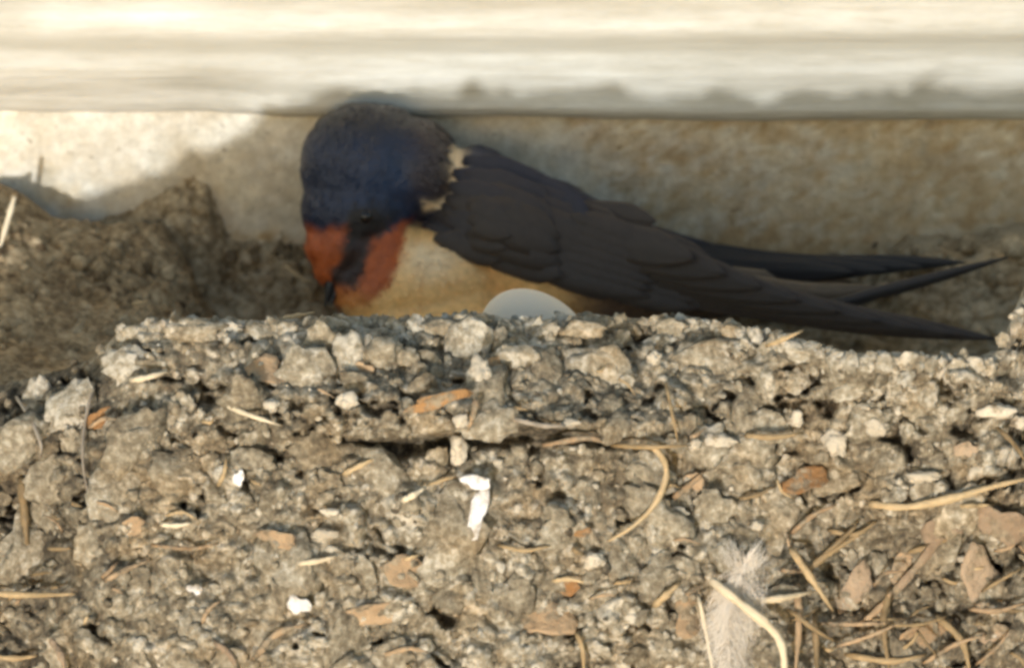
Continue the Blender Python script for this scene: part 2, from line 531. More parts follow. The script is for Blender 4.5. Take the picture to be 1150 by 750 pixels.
# a smoothed, front-most depth map of the face for things that lie on it
K = 5
Dmin = Dg.copy()
Dpad = np.pad(Dg, K, mode='edge')
for a in range(-K, K + 1):
    for b in range(-K, K + 1):
        if a * a + b * b <= K * K:
            Dmin = np.minimum(Dmin, Dpad[K + a:K + a + nr, K + b:K + b + nc])
def pitted(px, py):
    ry, _ = rim_at(px)
    j = int(round((px - cols[0]) / STEP)); i = min(max(int(round((py - ry) / STEP)), 0), nr - 1)
    return pit[i, j] > .25
def surf(px, py, field=Dg):
    ry, _ = rim_at(px)
    j = int(round((px - cols[0]) / STEP)); i = int(round((py - ry) / STEP))
    i = min(max(i, 0), nr - 1); j = min(max(j, 0), nc - 1)
    return field[i, j]

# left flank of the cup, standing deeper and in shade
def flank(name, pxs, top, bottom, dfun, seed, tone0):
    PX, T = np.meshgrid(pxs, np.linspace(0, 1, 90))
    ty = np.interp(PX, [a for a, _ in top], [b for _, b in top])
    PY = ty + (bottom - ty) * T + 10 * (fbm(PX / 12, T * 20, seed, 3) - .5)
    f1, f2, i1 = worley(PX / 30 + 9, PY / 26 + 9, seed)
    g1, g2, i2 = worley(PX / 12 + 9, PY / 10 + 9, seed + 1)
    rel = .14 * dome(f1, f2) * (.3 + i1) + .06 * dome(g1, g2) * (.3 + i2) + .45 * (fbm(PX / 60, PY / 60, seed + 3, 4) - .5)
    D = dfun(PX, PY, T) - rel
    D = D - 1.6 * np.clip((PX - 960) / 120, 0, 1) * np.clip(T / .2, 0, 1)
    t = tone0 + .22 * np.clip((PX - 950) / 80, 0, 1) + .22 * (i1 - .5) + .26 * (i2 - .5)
    return mesh_obj(name, PN(PX, PY, D), grid_faces(*PX.shape, flip=True), mud_brown, nest, col=t.ravel())
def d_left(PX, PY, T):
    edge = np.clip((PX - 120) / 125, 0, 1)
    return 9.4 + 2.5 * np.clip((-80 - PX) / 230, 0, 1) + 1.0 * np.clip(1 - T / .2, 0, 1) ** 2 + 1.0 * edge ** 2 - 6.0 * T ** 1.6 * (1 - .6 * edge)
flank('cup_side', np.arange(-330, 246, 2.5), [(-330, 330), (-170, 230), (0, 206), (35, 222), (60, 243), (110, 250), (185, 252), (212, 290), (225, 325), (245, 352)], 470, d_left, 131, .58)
# mud smeared up the wall behind the cup
def d_back(PX, PY, T):
    return wall_d(PY) - .10 - 1.3 * T ** 1.3 + .25 * np.clip(1 - T / .12, 0, 1)
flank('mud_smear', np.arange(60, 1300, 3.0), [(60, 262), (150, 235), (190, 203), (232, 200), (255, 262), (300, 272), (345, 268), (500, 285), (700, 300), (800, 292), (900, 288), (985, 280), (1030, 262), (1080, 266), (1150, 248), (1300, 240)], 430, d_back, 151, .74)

# pellets ---------------------------------------------------------
def pellet_mesh(seed, sub, joined=False):
    bm = bmesh.new()
    bmesh.ops.create_icosphere(bm, subdivisions=sub, radius=1)
    off = Vector((seed * 7.3, seed * 3.1, seed * 1.7))
    for v in bm.verts:
        c = v.co.copy()
        n1 = mnoise.noise(c * 1.1 + off)
        n2 = mnoise.noise(c * 2.7 + off * 2)
        dv = mnoise.voronoi(c * 1.5 + off)[0]
        k = 1 + .42 * n1 + .30 * n2 + .42 * (dv[1] - dv[0] - .35)
        if sub > 2: k += .12 * mnoise.noise(c * 6.5 + off)
        v.co = c * max(.45, k)
    bm.normal_update()
    return bm
piece_meshes = []
for i in range(14):
    bm = pellet_mesh(i + 1, 3)
    me = bpy.data.meshes.new('mud_pellet')
    bm.to_mesh(me); bm.free()
    me.polygons.foreach_set('use_smooth', np.ones(len(me.polygons), bool))
    me.materials.append(mud_piece)
    piece_meshes.append(me)

rim_meshes = [m_.copy() for m_ in piece_meshes]
for m_ in rim_meshes: m_.materials[0] = mud_rim
cands = []
def try_add(px, py, r, mind):
    for (a, b, c) in cands:
        if (a - px) ** 2 + (b - py) ** 2 < (mind * (r + c)) ** 2: return False
    cands.append((px, py, r))
    return True
# the crest first
x = 138.0
while x < 1150:
    r = random.uniform(8, 12)
    ry, _ = rim_at(x)
    if not (545 < x < 650 and False):
        cands.append((x, ry + r * random.uniform(.75, 1.3), r))
    x += r * random.uniform(.8, 1.2)
n_rim = len(cands)
tries = 0
while len(cands) < 300 and tries < 9000:
    tries += 1
    px = random.uniform(-10, 1160); ry, _ = rim_at(px)
    py = random.uniform(ry + 14, 765)
    r = random.choice([10, 11, 12, 13, 15, 18, 22, 27, 33])
    if px > 900 and py > 580: r *= .8
    if pitted(px, py): continue
    if 380 < px < 700 and 484 < py < 512: continue
    try_add(px, py, r, .62)
for i, (px, py, r) in enumerate(cands):
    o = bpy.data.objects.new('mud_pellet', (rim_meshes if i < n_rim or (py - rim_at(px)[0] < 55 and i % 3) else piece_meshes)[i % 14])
    COL.objects.link(o)
    o.parent = nest
    d = surf(px, py) + .12 * r * PXM / CM
    o.location = P(px, py, d) - Vector(nest_base)
    tiltm = Euler((random.gauss(0, .35), random.gauss(0, .35), random.uniform(0, 6.3))).to_matrix()
    o.rotation_euler = (Matrix((RIGHT, UP, -FWD)).transposed() @ tiltm).to_euler()
    s = r * PXM * 1.1
    o.scale = (s * random.uniform(1.0, 1.6), s * random.uniform(.7, 1.1), s * random.uniform(.38, .62))

# crumbs: thousands, one part
def crumbs(name, n, sampler, seed, sub=1, mat=mud):
    bms = []
    for i in range(10):
        bm = pellet_mesh(40 + i + seed, sub)
        bms.append((np.array([v.co[:] for v in bm.verts]), np.array([[v.index for v in f.verts] for f in bm.faces])))
        bm.free()
    VV, FF, TT, off = [], [], [], 0
    for i in range(n):
        px, py, d, r, t = sampler()
        v, f = bms[i % 10]
        rot = np.array(Euler((random.uniform(0, 6.3), random.uniform(0, 6.3), random.uniform(0, 6.3))).to_matrix())
        sc = np.array([random.uniform(.7, 1.35), random.uniform(.7, 1.2), random.uniform(.55, 1)]) * r * PXM
        VV.append((v * sc) @ rot.T + np.array(P(px, py, d)))
        FF.append(f + off); off += len(v)
        TT.append(np.full(len(v), t))
    o = mesh_obj(name, np.vstack(VV), np.vstack(FF), mat, nest, col=np.concatenate(TT))
    o['kind'] = 'stuff'
    return o
def face_sampler():
    px = random.uniform(-30, 1180); ry, _ = rim_at(px)
    py = ry + random.random() ** 1.05 * (775 - ry)
    if pitted(px, py): return face_sampler()
    r = random.choice([2.6, 3, 3, 3.5, 3.5, 4, 4, 4.5, 5, 6, 7, 8])
    t = random.gauss(.56, .16) + (.10 if random.random() < .1 else 0)
    if random.random() < .07: t = random.uniform(.8, 1.0)
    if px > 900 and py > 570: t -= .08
    if px < 120: t -= .18  # crumbs share the painted shade of the left end
    return px, py, surf(px, py) + .012 * r * random.random(), r, t
crumbs('mud_crumbs', 3000, face_sampler, 0, 2)
def back_sampler():
    while True:
        px = random.uniform(-20, 1170)
        if px < 235:
            py = random.uniform(215, 400)
            top = np.interp(px, [0, 35, 60, 110, 185, 212, 235], [210, 228, 248, 255, 258, 292, 335])
            if py < top: continue
            T = (py - top) / (470 - top)
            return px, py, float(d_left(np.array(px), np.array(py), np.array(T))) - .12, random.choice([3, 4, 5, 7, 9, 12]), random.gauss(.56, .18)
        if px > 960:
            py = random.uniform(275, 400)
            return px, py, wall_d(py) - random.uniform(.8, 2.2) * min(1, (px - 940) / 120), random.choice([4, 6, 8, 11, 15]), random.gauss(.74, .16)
        if px < 350:
            py = random.uniform(275, 350)
            return px, py, wall_d(py) - random.uniform(.15, .5), random.choice([3, 4, 6]), random.gauss(.42, .1)
crumbs('flank_crumbs', 560, back_sampler, 20, 2, mud_brown)

# ------------------------------------------------------------------ straw, leaves, droppings
def straw_geo(pts, w, lift=.12, n=18, d=None, sides=7, flat=1.0, taper=(.75, .45)):
    c = catmull([(a, b, 0) for a, b in pts], n)
    ds = [surf(q[0], q[1], Dmin) - lift if d is None else 0 for q in c]
    ds = np.array(ds)
    if d is not None:
        ds = np.linspace(d[0], d[1], n)
    else:
        for _ in range(6): ds = np.convolve(np.r_[ds[0], ds, ds[-1]], [.25, .5, .25], 'valid')
    path = [P(q[0], q[1], dd) for q, dd in zip(c, ds)]
    t = np.linspace(0, 1, n)
    if d is None:
        ends = np.clip(1 - np.minimum(t * 7, (1 - t) * 7), 0, 1)
        path = [q + FWD * (e_ * .22 * CM) for q, e_ in zip(path, ends)]
    wob = random.random() * 6
    rad = w * .5 * PXM * (taper[0] + (1 - taper[0]) * np.sin(np.pi * np.clip(t * 1.3, 0, 1))) * (1 - (1 - taper[1]) * np.clip((t - .6) / .4, 0, 1))
    rad = rad * (1 + .13 * np.sin(t * 17 + wob) + .09 * np.sin(t * 41 + 2 * wob))
    return tube(path, rad, sides, flat)

def straw_part(pts, w, mat=straw_m, name='straw', label=None, **k):
    Vv, Ff = straw_geo(pts, w, **k)
    o = mesh_obj(name, Vv, Ff, mat, nest)
    if label: o['label'] = label
    return o
LOOSE = 'loose straws lying on the nest'
def loose(pts, w, label, mat=straw_m, name='straw', cat='straw', group=LOOSE, **k):
    Vv, Ff = straw_geo(pts, w, **k)
    c = Vector(np.mean(np.array(Vv), 0))
    o = mesh_obj(name, Vv, Ff, mat, None, loc=c)
    return tag(o, label, cat, group)

loose([(147, 427), (165, 424), (188, 417)], 7.5, 'short bright cream splinter of straw below the left end of the nest rim', straw_pale, taper=(.8, .7))
loose([(244, 451), (280, 466), (316, 478)], 6, 'thin pale straw slanting down to the right below the left half of the rim', straw_pale)
loose([(688, 500), (730, 502), (776, 500)], 6, 'thin level straw at the top end of the curled straw', straw_m, lift=.3)
loose([(728, 498), (744, 514), (748, 536), (735, 566), (712, 590), (683, 608)], 7.5, 'curled golden straw hooked like a sickle on the middle of the nest', straw_m, n=26, lift=.34)
loose([(838, 489), (870, 491), (902, 486)], 7, 'short golden straw under the swallow wing, between two pale pellets', straw_m, lift=.25)
loose([(862, 388), (882, 380), (902, 371)], 6, 'short yellow straw poking up against the lower edge of the swallow wing', straw_m, lift=.5)
loose([(978, 566), (1020, 569), (1070, 559), (1120, 545), (1165, 535)], 10, 'long golden stalk reaching out of the picture on the right of the nest', straw_m, n=26)
loose([(1078, 568), (1116, 567)], 6, 'short level straw just under the long golden stalk', straw_m)
loose([(800, 652), (835, 680), (862, 702), (878, 725), (882, 770)], 12, 'thick pale straw bent at an elbow beside the white feather', straw_pale, n=26, lift=.55, taper=(.8, .8))
loose([(904, 643), (930, 622), (975, 594)], 8, 'olive straw slanting up to the right out of the straw tangle', straw_dull, lift=.2)
loose([(888, 616), (908, 645), (936, 686)], 9, 'straw slanting down to the right across the straw tangle', straw_m, lift=.35)
loose([(848, 675), (880, 671), (914, 664)], 9, 'pale level straw at the left of the straw tangle above the bent straw', straw_pale, lift=.3)
loose([(1003, 667), (1030, 636), (1058, 603), (1085, 593)], 11, 'broad pinkish dry grass blade below the long golden stalk', leaf_pink, lift=.3, flat=.4)
loose([(-15, 666), (30, 668), (84, 667)], 8, 'level golden straw low on the left edge of the nest', straw_m, lift=.25)
loose([(24, 536), (27, 575), (31, 618)], 11, 'upright brown stick near the left edge of the nest', straw_dull, lift=.2)
loose([(16, 222), (8, 250), (-4, 292)], 7, 'pale straw standing against the top of the left mud flank', straw_pale, d=(8.7, 8.4))

# smaller bits stuck in the mud: parts of the nest
for pts, w, m in [
    ([(180, 589), (198, 590), (216, 587)], 6, straw_pale), ([(186, 579), (205, 575), (222, 584)], 4, straw_m),
    ([(333, 633), (356, 630), (380, 624)], 7, straw_pale), ([(385, 533), (402, 524), (422, 514)], 7, straw_m),
    ([(452, 562), (464, 556), (478, 547)], 8, straw_pale), ([(735, 680), (748, 668), (764, 654)], 9, straw_m),
    ([(646, 708), (654, 728), (656, 765)], 6, straw_m), ([(620, 652), (640, 650), (660, 655)], 6, straw_m),
    ([(758, 558), (774, 545), (792, 528)], 8, leaf_m), ([(-10, 737), (18, 739), (42, 736)], 7, straw_m),
    ([(55, 715), (68, 735), (76, 765)], 9, leaf_pink), ([(879, 640), (906, 642)], 6, leaf_m), ([(784, 668), (792, 705), (802, 765)], 5, straw_pale),
    ([(895, 655), (897, 700), (893, 760)], 9, leaf_m), ([(915, 690), (918, 765)], 8, straw_dull), ([(950, 735), (1000, 742), (1040, 735)], 8, straw_m),
    ([(1000, 660), (992, 700), (1000, 760)], 9, straw_dull), ([(1020, 620), (1048, 612), (1075, 600)], 7, straw_dull), ([(968, 700), (990, 680), (1004, 660)], 8, leaf_m),
    ([(930, 595), (960, 600), (985, 585)], 6, straw_dull), ([(118, 652), (140, 640), (170, 628)], 6, leaf_m), ([(170, 612), (215, 616), (245, 610)], 5, leaf_m),
    ([(285, 740), (310, 712), (345, 700)], 9, leaf_m), ([(240, 720), (258, 735), (270, 760)], 8, leaf_pink), ([(245, 545), (252, 530), (254, 512)], 6, straw_m),
    ([(748, 430), (756, 470), (762, 500)], 4, straw_m), ([(535, 448), (532, 465), (526, 482)], 8, leaf_m), ([(480, 545), (500, 538), (512, 536)], 4, straw_m),
    ([(560, 612), (590, 618), (622, 612)], 5, straw_m), ([(830, 560), (850, 556), (872, 545)], 5, straw_dull), ([(690, 655), (712, 652)], 5, straw_m),
    ([(575, 470), (610, 478), (640, 478)], 6, root_m), ([(610, 500), (660, 492), (690, 500)], 7, leaf_m), ([(100, 480), (118, 470), (140, 474)], 5, leaf_m),
    ([(430, 735), (460, 728), (480, 732)], 6, leaf_m), ([(1120, 480), (1140, 500), (1160, 530)], 6, straw_dull), ([(1050, 690), (1080, 720), (1090, 760)], 9, straw_dull),
]:
    straw_part(pts, w, m)
for i in range(46):         # fine chaff of the lower right and the left flank, and here and there
    z = random.random()
    if z < .45: px, py = random.uniform(880, 1150), random.uniform(575, 755)
    elif z < .7: px, py = random.uniform(0, 160), random.uniform(560, 755)
    else: px, py = random.uniform(160, 900), random.uniform(400, 755)
    L = random.uniform(9, 34); a = random.uniform(-.9, .9) + (math.pi / 2 if random.random() < .25 else 0)
    e = (px + L * math.cos(a), py - L * math.sin(a)); mid = ((px + e[0]) / 2 + random.uniform(-4, 4), (py + e[1]) / 2 + random.uniform(-4, 4))
    straw_part([(px, py), mid, e], random.uniform(2.5, 6), random.choice([straw_dull, straw_dull, straw_m, leaf_m]), n=8, sides=6)
for i in range(15):
    px, py = random.uniform(880, 1130), random.uniform(590, 750)
    L = random.uniform(35, 85); a = random.choice([random.uniform(.3, 1.2), random.uniform(-1.3, -.2), random.uniform(-.15, .15)])
    e = (px + L * math.cos(a), py - L * math.sin(a))
    straw_part([(px, py), ((px + e[0]) / 2 + random.uniform(-7, 7), (py + e[1]) / 2 + random.uniform(-7, 7)), e], random.uniform(3.5, 6.5), random.choice([straw_dull, straw_dull, leaf_m, leaf_m]), n=14, sides=6, lift=random.uniform(.1, .4))
straw_part([(106, 436), (98, 460), (93, 495), (94, 530), (104, 575)], 4, root_m, 'root_fibre', 'long fine grey root fibre hanging down the left of the nest', n=24)
straw_part([(18, 446), (34, 470), (46, 500), (44, 515)], 5, root_m, 'root_fibre', n=18)
straw_part([(148, 341), (158, 340), (168, 338)], 5, straw_m, 'straw', d=(7.6, 7.6))
straw_part([(316, 358), (332, 355), (352, 351)], 6, straw_m, 'straw', d=(.3, 1.2))
straw_part([(320, 298), (338, 312), (350, 316)], 6, straw_m, 'straw', d=(10.3, 10.2))

for m_ in (leaf_m, leaf_pink, leaf_orange): muddy(m_)
muddy(drop_m, .47, .68)
muddy(seed_m, .55, .65)
def flake(cx, cy, rx, ry, ang, mat, name, label=None, wob=1.0, lift=-.04, seed=0, thick=.05, curl=.4, d=None, parent=nest):
    """irregular curled chip with real thickness"""
    rs = np.random.default_rng(seed + int(cx * 7 + cy))
    n, rings = 16, 4
    ph = rs.random(4) * 6.3
    base_d = (surf(cx, cy, Dmin) - lift) if d is None else d
    tilt = rs.uniform(-.7, .7, 2)
    top, F = [], []
    pts = [(0, 0)]
    for r in range(1, rings + 1):
        for k in range(n):
            th = 2 * math.pi * k / n
            rr = r / rings * (1 + .22 * math.sin(2 * th + ph[0]) + .14 * wob * math.sin(3 * th + ph[1]) + .11 * wob * math.sin(5 * th + ph[2]))
            pts.append((rr * math.cos(th), rr * math.sin(th)))
    def pt(u, v, back):
        x = u * rx * math.cos(ang) - v * ry * math.sin(ang)
        y = u * rx * math.sin(ang) + v * ry * math.cos(ang)
        sz = min(rx, ry) * PXM / CM
        dd = base_d + curl * sz * (u * u * 1.1 - v * v * .6) + .10 * sz * math.sin(4 * u + ph[3]) + sz * (tilt[0] * u + tilt[1] * v) + back
        return P(cx + x, cy - y, dd)
    m = len(pts)
    Vv = [pt(u, v, 0) for u, v in pts] + [pt(u, v, thick) for u, v in pts]
    for k in range(n): F.append((0, 1 + k, 1 + (k + 1) % n)); F.append((m, m + 1 + (k + 1) % n, m + 1 + k))
    for r in range(rings - 1):
        for k in range(n):
            a, b = 1 + r * n + k, 1 + r * n + (k + 1) % n
            F.append((a, a + n, b + n, b)); F.append((m + a, m + b, m + b + n, m + a + n))
    for k in range(n):
        a, b = 1 + (rings - 1) * n + k, 1 + (rings - 1) * n + (k + 1) % n
        F.append((a, a + m, b + m, b))
    o = mesh_obj(name, Vv, F, mat, parent)
    if label: o['label'] = label
    return o

for cx, cy, rx, ry, a, m in [
    (300, 416, 27, 14, .1, leaf_m), (452, 641, 26, 16, -.2, leaf_m), (600, 690, 42, 26, .1, leaf_m), (415, 690, 34, 14, .2, leaf_m),
    (1105, 652, 26, 34, .3, leaf_pink), (1128, 590, 30, 22, -.3, leaf_pink), (1065, 590, 30, 16, .4, leaf_pink),
    (775, 690, 20, 22, .1, leaf_m), (12, 640, 16, 26, .2, leaf_m), (312, 605, 20, 11, -.2, leaf_m),
    (960, 660, 36, 12, .9, leaf_pink), (1035, 715, 32, 14, .7, leaf_m), (1120, 715, 26, 14, -.6, leaf_pink),
    (1010, 640, 30, 10, 1.2, leaf_m), (110, 470, 16, 10, .3, leaf_orange), 
    (640, 660, 14, 7, .2, leaf_orange), (655, 598, 9, 5, .2, leaf_orange), (780, 540, 12, 9, .4, leaf_m), 
    (150, 590, 14, 9, .2, leaf_m), (1085, 505, 14, 9, .3, leaf_pink), (560, 405, 12, 8, .3, leaf_m), (405, 415, 14, 8, .3, leaf_m)]:
    flake(cx, cy, rx, ry, a, m, 'leaf_flake')
flake(905, 539, 25, 15, .15, leaf_orange, 'leaf_flake', 'orange oval leaf flake below the wing tips', lift=.2)
flake(492, 450, 38, 8, .22, leaf_orange, 'leaf_shred', 'orange tan curled shred of leaf under the middle of the rim', lift=.2, curl=.6)
for cx, cy, rx, ry, a, lb in [
    (535, 541, 17, 8, 0, 'bright white dropping, the upper and flatter of two'), (537, 574, 11, 27, -.2, 'bright white dropping, the lower and taller of two'),
    (335, 679, 12, 11, .3, None), (219, 661, 8, 6, .2, None), (268, 537, 6, 9, .2, None)]:
    flake(cx, cy, rx, ry, a, drop_m, 'white_dropping', lb, wob=.8 if lb else 1.2, thick=.08, lift=.13 if lb else .03, curl=-.35)
for cx, cy, rx, ry in [(530, 360, 20, 9), (391, 450, 13, 10), (808, 496, 19, 10), (667, 629, 13, 10), (938, 497, 15, 16), (539, 425, 14, 22), (516, 507, 11, 20), (518, 472, 9, 9),
                       (640, 475, 10, 6), (1120, 462, 22, 9), (1145, 475, 10, 8), (895, 470, 9, 9), (305, 455, 9, 8), (985, 480, 14, 9), (1035, 535, 20, 7), (735, 402, 8, 8),
                       (780, 500, 8, 7), (370, 575, 11, 5), (365, 600, 16, 7), (560, 520, 6, 5), (760, 575, 12, 6), (850, 590, 8, 6), (455, 400, 16, 11), (430, 395, 22, 17), (580, 400, 28, 14), (215, 372, 34, 12), (500, 368, 24, 9), (655, 370, 26, 9)]:
    bm = pellet_mesh(int(cx), 3)
    Vv = np.array([v.co[:] for v in bm.verts]); Ff = np.array([[v.index for v in f.verts] for f in bm.faces]); bm.free()
    dd = surf(cx, cy, Dmin) - .02
    c = np.array(P(cx, cy, dd))
    W = c + (Vv[:, :1] * rx * np.array(RIGHT) + Vv[:, 1:2] * ry * UN + Vv[:, 2:] * min(rx, ry) * .8 * FN) * PXM
    big = cx in (530, 430, 580, 215, 500, 655, 455)
    mesh_obj('pale_mud_lump' if big else 'pale_chip', W, Ff, mud if big else seed_m, nest, col=np.full(len(W), .66))

# ------------------------------------------------------------------ egg
def egg():
    m, nt, b = new_mat('eggshell', .8, .12)
    p = pos(nt)
    c = ramp(nt, noise_node(nt, p, 420, 3, .6), [(.26, (.54, .47, .38)), (.36, (.74, .67, .55))])
    nt.links.new(c, b.inputs['Base Color'])
    b.inputs['Subsurface Weight'].default_value = .1
    b.inputs['Subsurface Radius'].default_value = (.002, .0015, .001)
    bm = bmesh.new()
    bmesh.ops.create_uvsphere(bm, u_segments=40, v_segments=24, radius=1)
    Vv = np.array([v.co[:] for v in bm.verts]); Ff = [[v.index for v in f.verts] for f in bm.faces]; bm.free()
    z = Vv[:, 2]
    s = np.stack([Vv[:, 0] * (1 - .16 * z), Vv[:, 1] * (1 - .16 * z), z], 1)
    c = np.array(P(598, 371, 2.1))
    a1 = np.array(RIGHT) * .985 - UN * .17
    a2 = UN * .985 + np.array(RIGHT) * .17
    W = c + (s[:, 2:] * 60 * a1 + s[:, :1] * 45 * a2 + s[:, 1:2] * 46 * FN) * PXM
    o = mesh_obj('egg', W, [tuple(f) for f in Ff], m, None, loc=Vector(c))
    tag(o, 'smooth pale egg half showing over the nest rim under the swallow belly', 'egg')
egg()

# ------------------------------------------------------------------ white feather on the nest face
def white_feather():
    m, nt, b = new_mat('white_down', .8, .2)
    b.inputs['Base Color'].default_value = (.70, .66, .59, 1)
    sh = catmull([(838, 628, 0), (828, 660, 0), (818, 700, 0), (822, 775, 0)], 60)
    dd = np.array([surf(q[0], q[1], Dmin) - .22 for q in sh])
    for _ in range(10): dd = np.convolve(np.r_[dd[0], dd, dd[-1]], [.25, .5, .25], 'valid')
    path = [P(q[0], q[1], d) for q, d in zip(sh, dd)]
    root = thing('feather', 'fluffy white feather caught low on the nest behind the bent straw', 'feather', path[30])
    Vv, Ff = tube(path, np.linspace(1.6, .6, 60) * PXM, 6)
    mesh_obj('shaft', Vv, Ff, m, root)
    VV, FF = [], []
    for i in range(1700):
        t = random.random()
        q = sh[int(t * 59)]; d0 = dd[int(t * 59)]
        side = random.choice((-1, 1))
        L = random.uniform(16, 44) * (.45 + .75 * math.sin(math.pi * min(1, t * .8 + .15)))
        a = math.radians(random.uniform(15, 60))
        ex, ey = q[0] + side * L * math.sin(a), q[1] + L * math.cos(a) * (1 if t > .2 else random.choice((1, -1, -.6)))
        mid = ((q[0] + ex) / 2 + side * 4 + random.gauss(0, 5), (q[1] + ey) / 2 + random.gauss(0, 5))
        c = catmull([(q[0], q[1], d0), (mid[0], mid[1], d0 - random.uniform(0, .16)), (ex, ey, d0 + random.uniform(-.16, .12))], 6)
        w = random.uniform(.14, .32)
        o = len(VV)
        for k, s in enumerate(c):
            ww = w * (1 - k / 6.5)
            VV += [P(s[0] - ww, s[1] - ww * .4, s[2]), P(s[0] + ww, s[1] + ww * .4, s[2])]
        for k in range(5): FF.append((o + 2 * k, o + 2 * k + 1, o + 2 * k + 3, o + 2 * k + 2))
    tag(mesh_obj('barbs', VV, FF, m, root), kind='stuff')
white_feather()

# ------------------------------------------------------------------ the swallow
BD = 9.3                     # depth of the bird's mid plane
bird = thing('barn_swallow', 'barn swallow with dark blue back and rusty throat sitting low in the nest', 'bird', P(560, 372, BD))

def plumage_mat(name, gloss=.0, rough=.55, bumpy=.0005):
    m, nt, b = new_mat(name, rough, .5)
    p = pos(nt)
    at = N(nt, 'ShaderNodeAttribute', attribute_name='tone').outputs['Color']
    f = noise_node(nt, p, 700, 4, .65)
    c = mix(nt, at, ramp(nt, f, [(.3, (.78, .78, .78)), (.7, (1.15, 1.15, 1.15))]), .8, 'MULTIPLY')
    nt.links.new(c, b.inputs['Base Color'])
    b.inputs['Sheen Weight'].default_value = .02
    b.inputs['Sheen Roughness'].default_value = .5
    bump(nt, b, noise_node(nt, p, 1700, 3, .7), bumpy, .6)
    return m
plum = plumage_mat('plumage', rough=.36)
BLUE, BLACK, RUST, BUFF = (.009, .018, .050), (.010, .009, .010), (.42, .088, .014), (.96, .57, .21)
CREAM, BROWN = (.90, .70, .44), (.11, .066, .042)

def lerp(a, b, t):
    return a * (1 - t[:, None]) + b * t[:, None]
def sm(x, a, b):
    t = np.clip((x - a) / (b - a), 0, 1)
    return t * t * (3 - 2 * t)
def body_colour(px, py, jit=1.0):
    n = 14 * (fbm(px / 16 + 30, py / 16 + 30, 201, 3) - .5) * jit
    x, y = px + n, py + .8 * n
    c = np.tile(np.array(BLUE), (len(px), 1))
    c = lerp(c, np.array((.013, .012, .014)), sm(y, 168, 132) * .9)
    c = lerp(c, np.array((.018, .048, .125)), np.exp(-((x - 425) / 45) ** 2 - ((y - 205) / 28) ** 2) * .6)  # bluish sheen on the head painted into the plumage
    # under parts: below the line from the throat back along the wing edge
    line = np.interp(x, [300, 380, 455, 470, 520, 640, 760, 900], [330, 330, 258, 252, 262, 300, 330, 350])
    c = lerp(c, np.array(BUFF), sm(y - line, -6, 10) * sm(x, 380, 400))
    c = lerp(c, np.array(CREAM), sm(y, 262, 285) * sm(330 - y, 0, 40) * np.exp(-((x - 482) / 36) ** 2) * .9)
    c = lerp(c, np.array(BROWN), sm(x, 590, 690) * sm(y - line, -6, 10))
    # rusty throat, under the chin
    y0_ = y
    th = sm(x - np.interp(y, [245, 260, 300, 320, 342], [462, 457, 448, 434, 408]), 8, -6) * sm(y - .45 * (456 - x), 240, 256)
    c = lerp(c, np.array(RUST), np.clip(th, 0, 1) * sm(y, 350, 338))
    c = lerp(c, np.array((.62, .24, .05)), np.exp(-((x - 395) / 22) ** 2 - ((y - 338) / 13) ** 2) * .8)
    # black mask from the eye to the bill, and rusty forehead
    mask = sm(np.abs(x - (412 - .40 * (y - 245))), np.interp(y, [240, 320], [32, 20]), np.interp(y, [240, 320], [18, 10])) * sm(y, 222, 244) * sm(y, 330, 314)
    c = lerp(c, np.array(BLACK), mask * .95)
    fh = sm(x - (388 - .25 * (y - 250)), 8, -6) * sm(y - 9 * np.exp(-((x - 361) / 11) ** 2), 244, 262) * sm(y, 308, 296)
    c = lerp(c, np.array(RUST) * 1.0, np.clip(fh, 0, 1) * .92)
    # pale broken collar at the side of the neck
    col = np.exp(-((x - 512) / 11) ** 2) * sm(y, 158, 172) * sm(y, 218, 204) + np.exp(-((y - (236 - .45 * (x - 470))) / 6) ** 2) * sm(x, 470, 480) * sm(x, 520, 505)
    c = lerp(c, np.array(CREAM) * 1.05, np.clip(col, 0, 1) * .95)
    nape = sm(x, 445, 485) * sm(x, 509, 499) * sm(y, 235, 205)
    c = lerp(c, np.array((.045, .030, .026)), nape * .8)
    return c

def to_px(W):
    q = W - CN
    dd = q @ FN
    k = dd / DIST * HW / 575
    return 575 + q[:, 0] / k, 375 - (q @ UN) / k, (dd - DIST) / CM

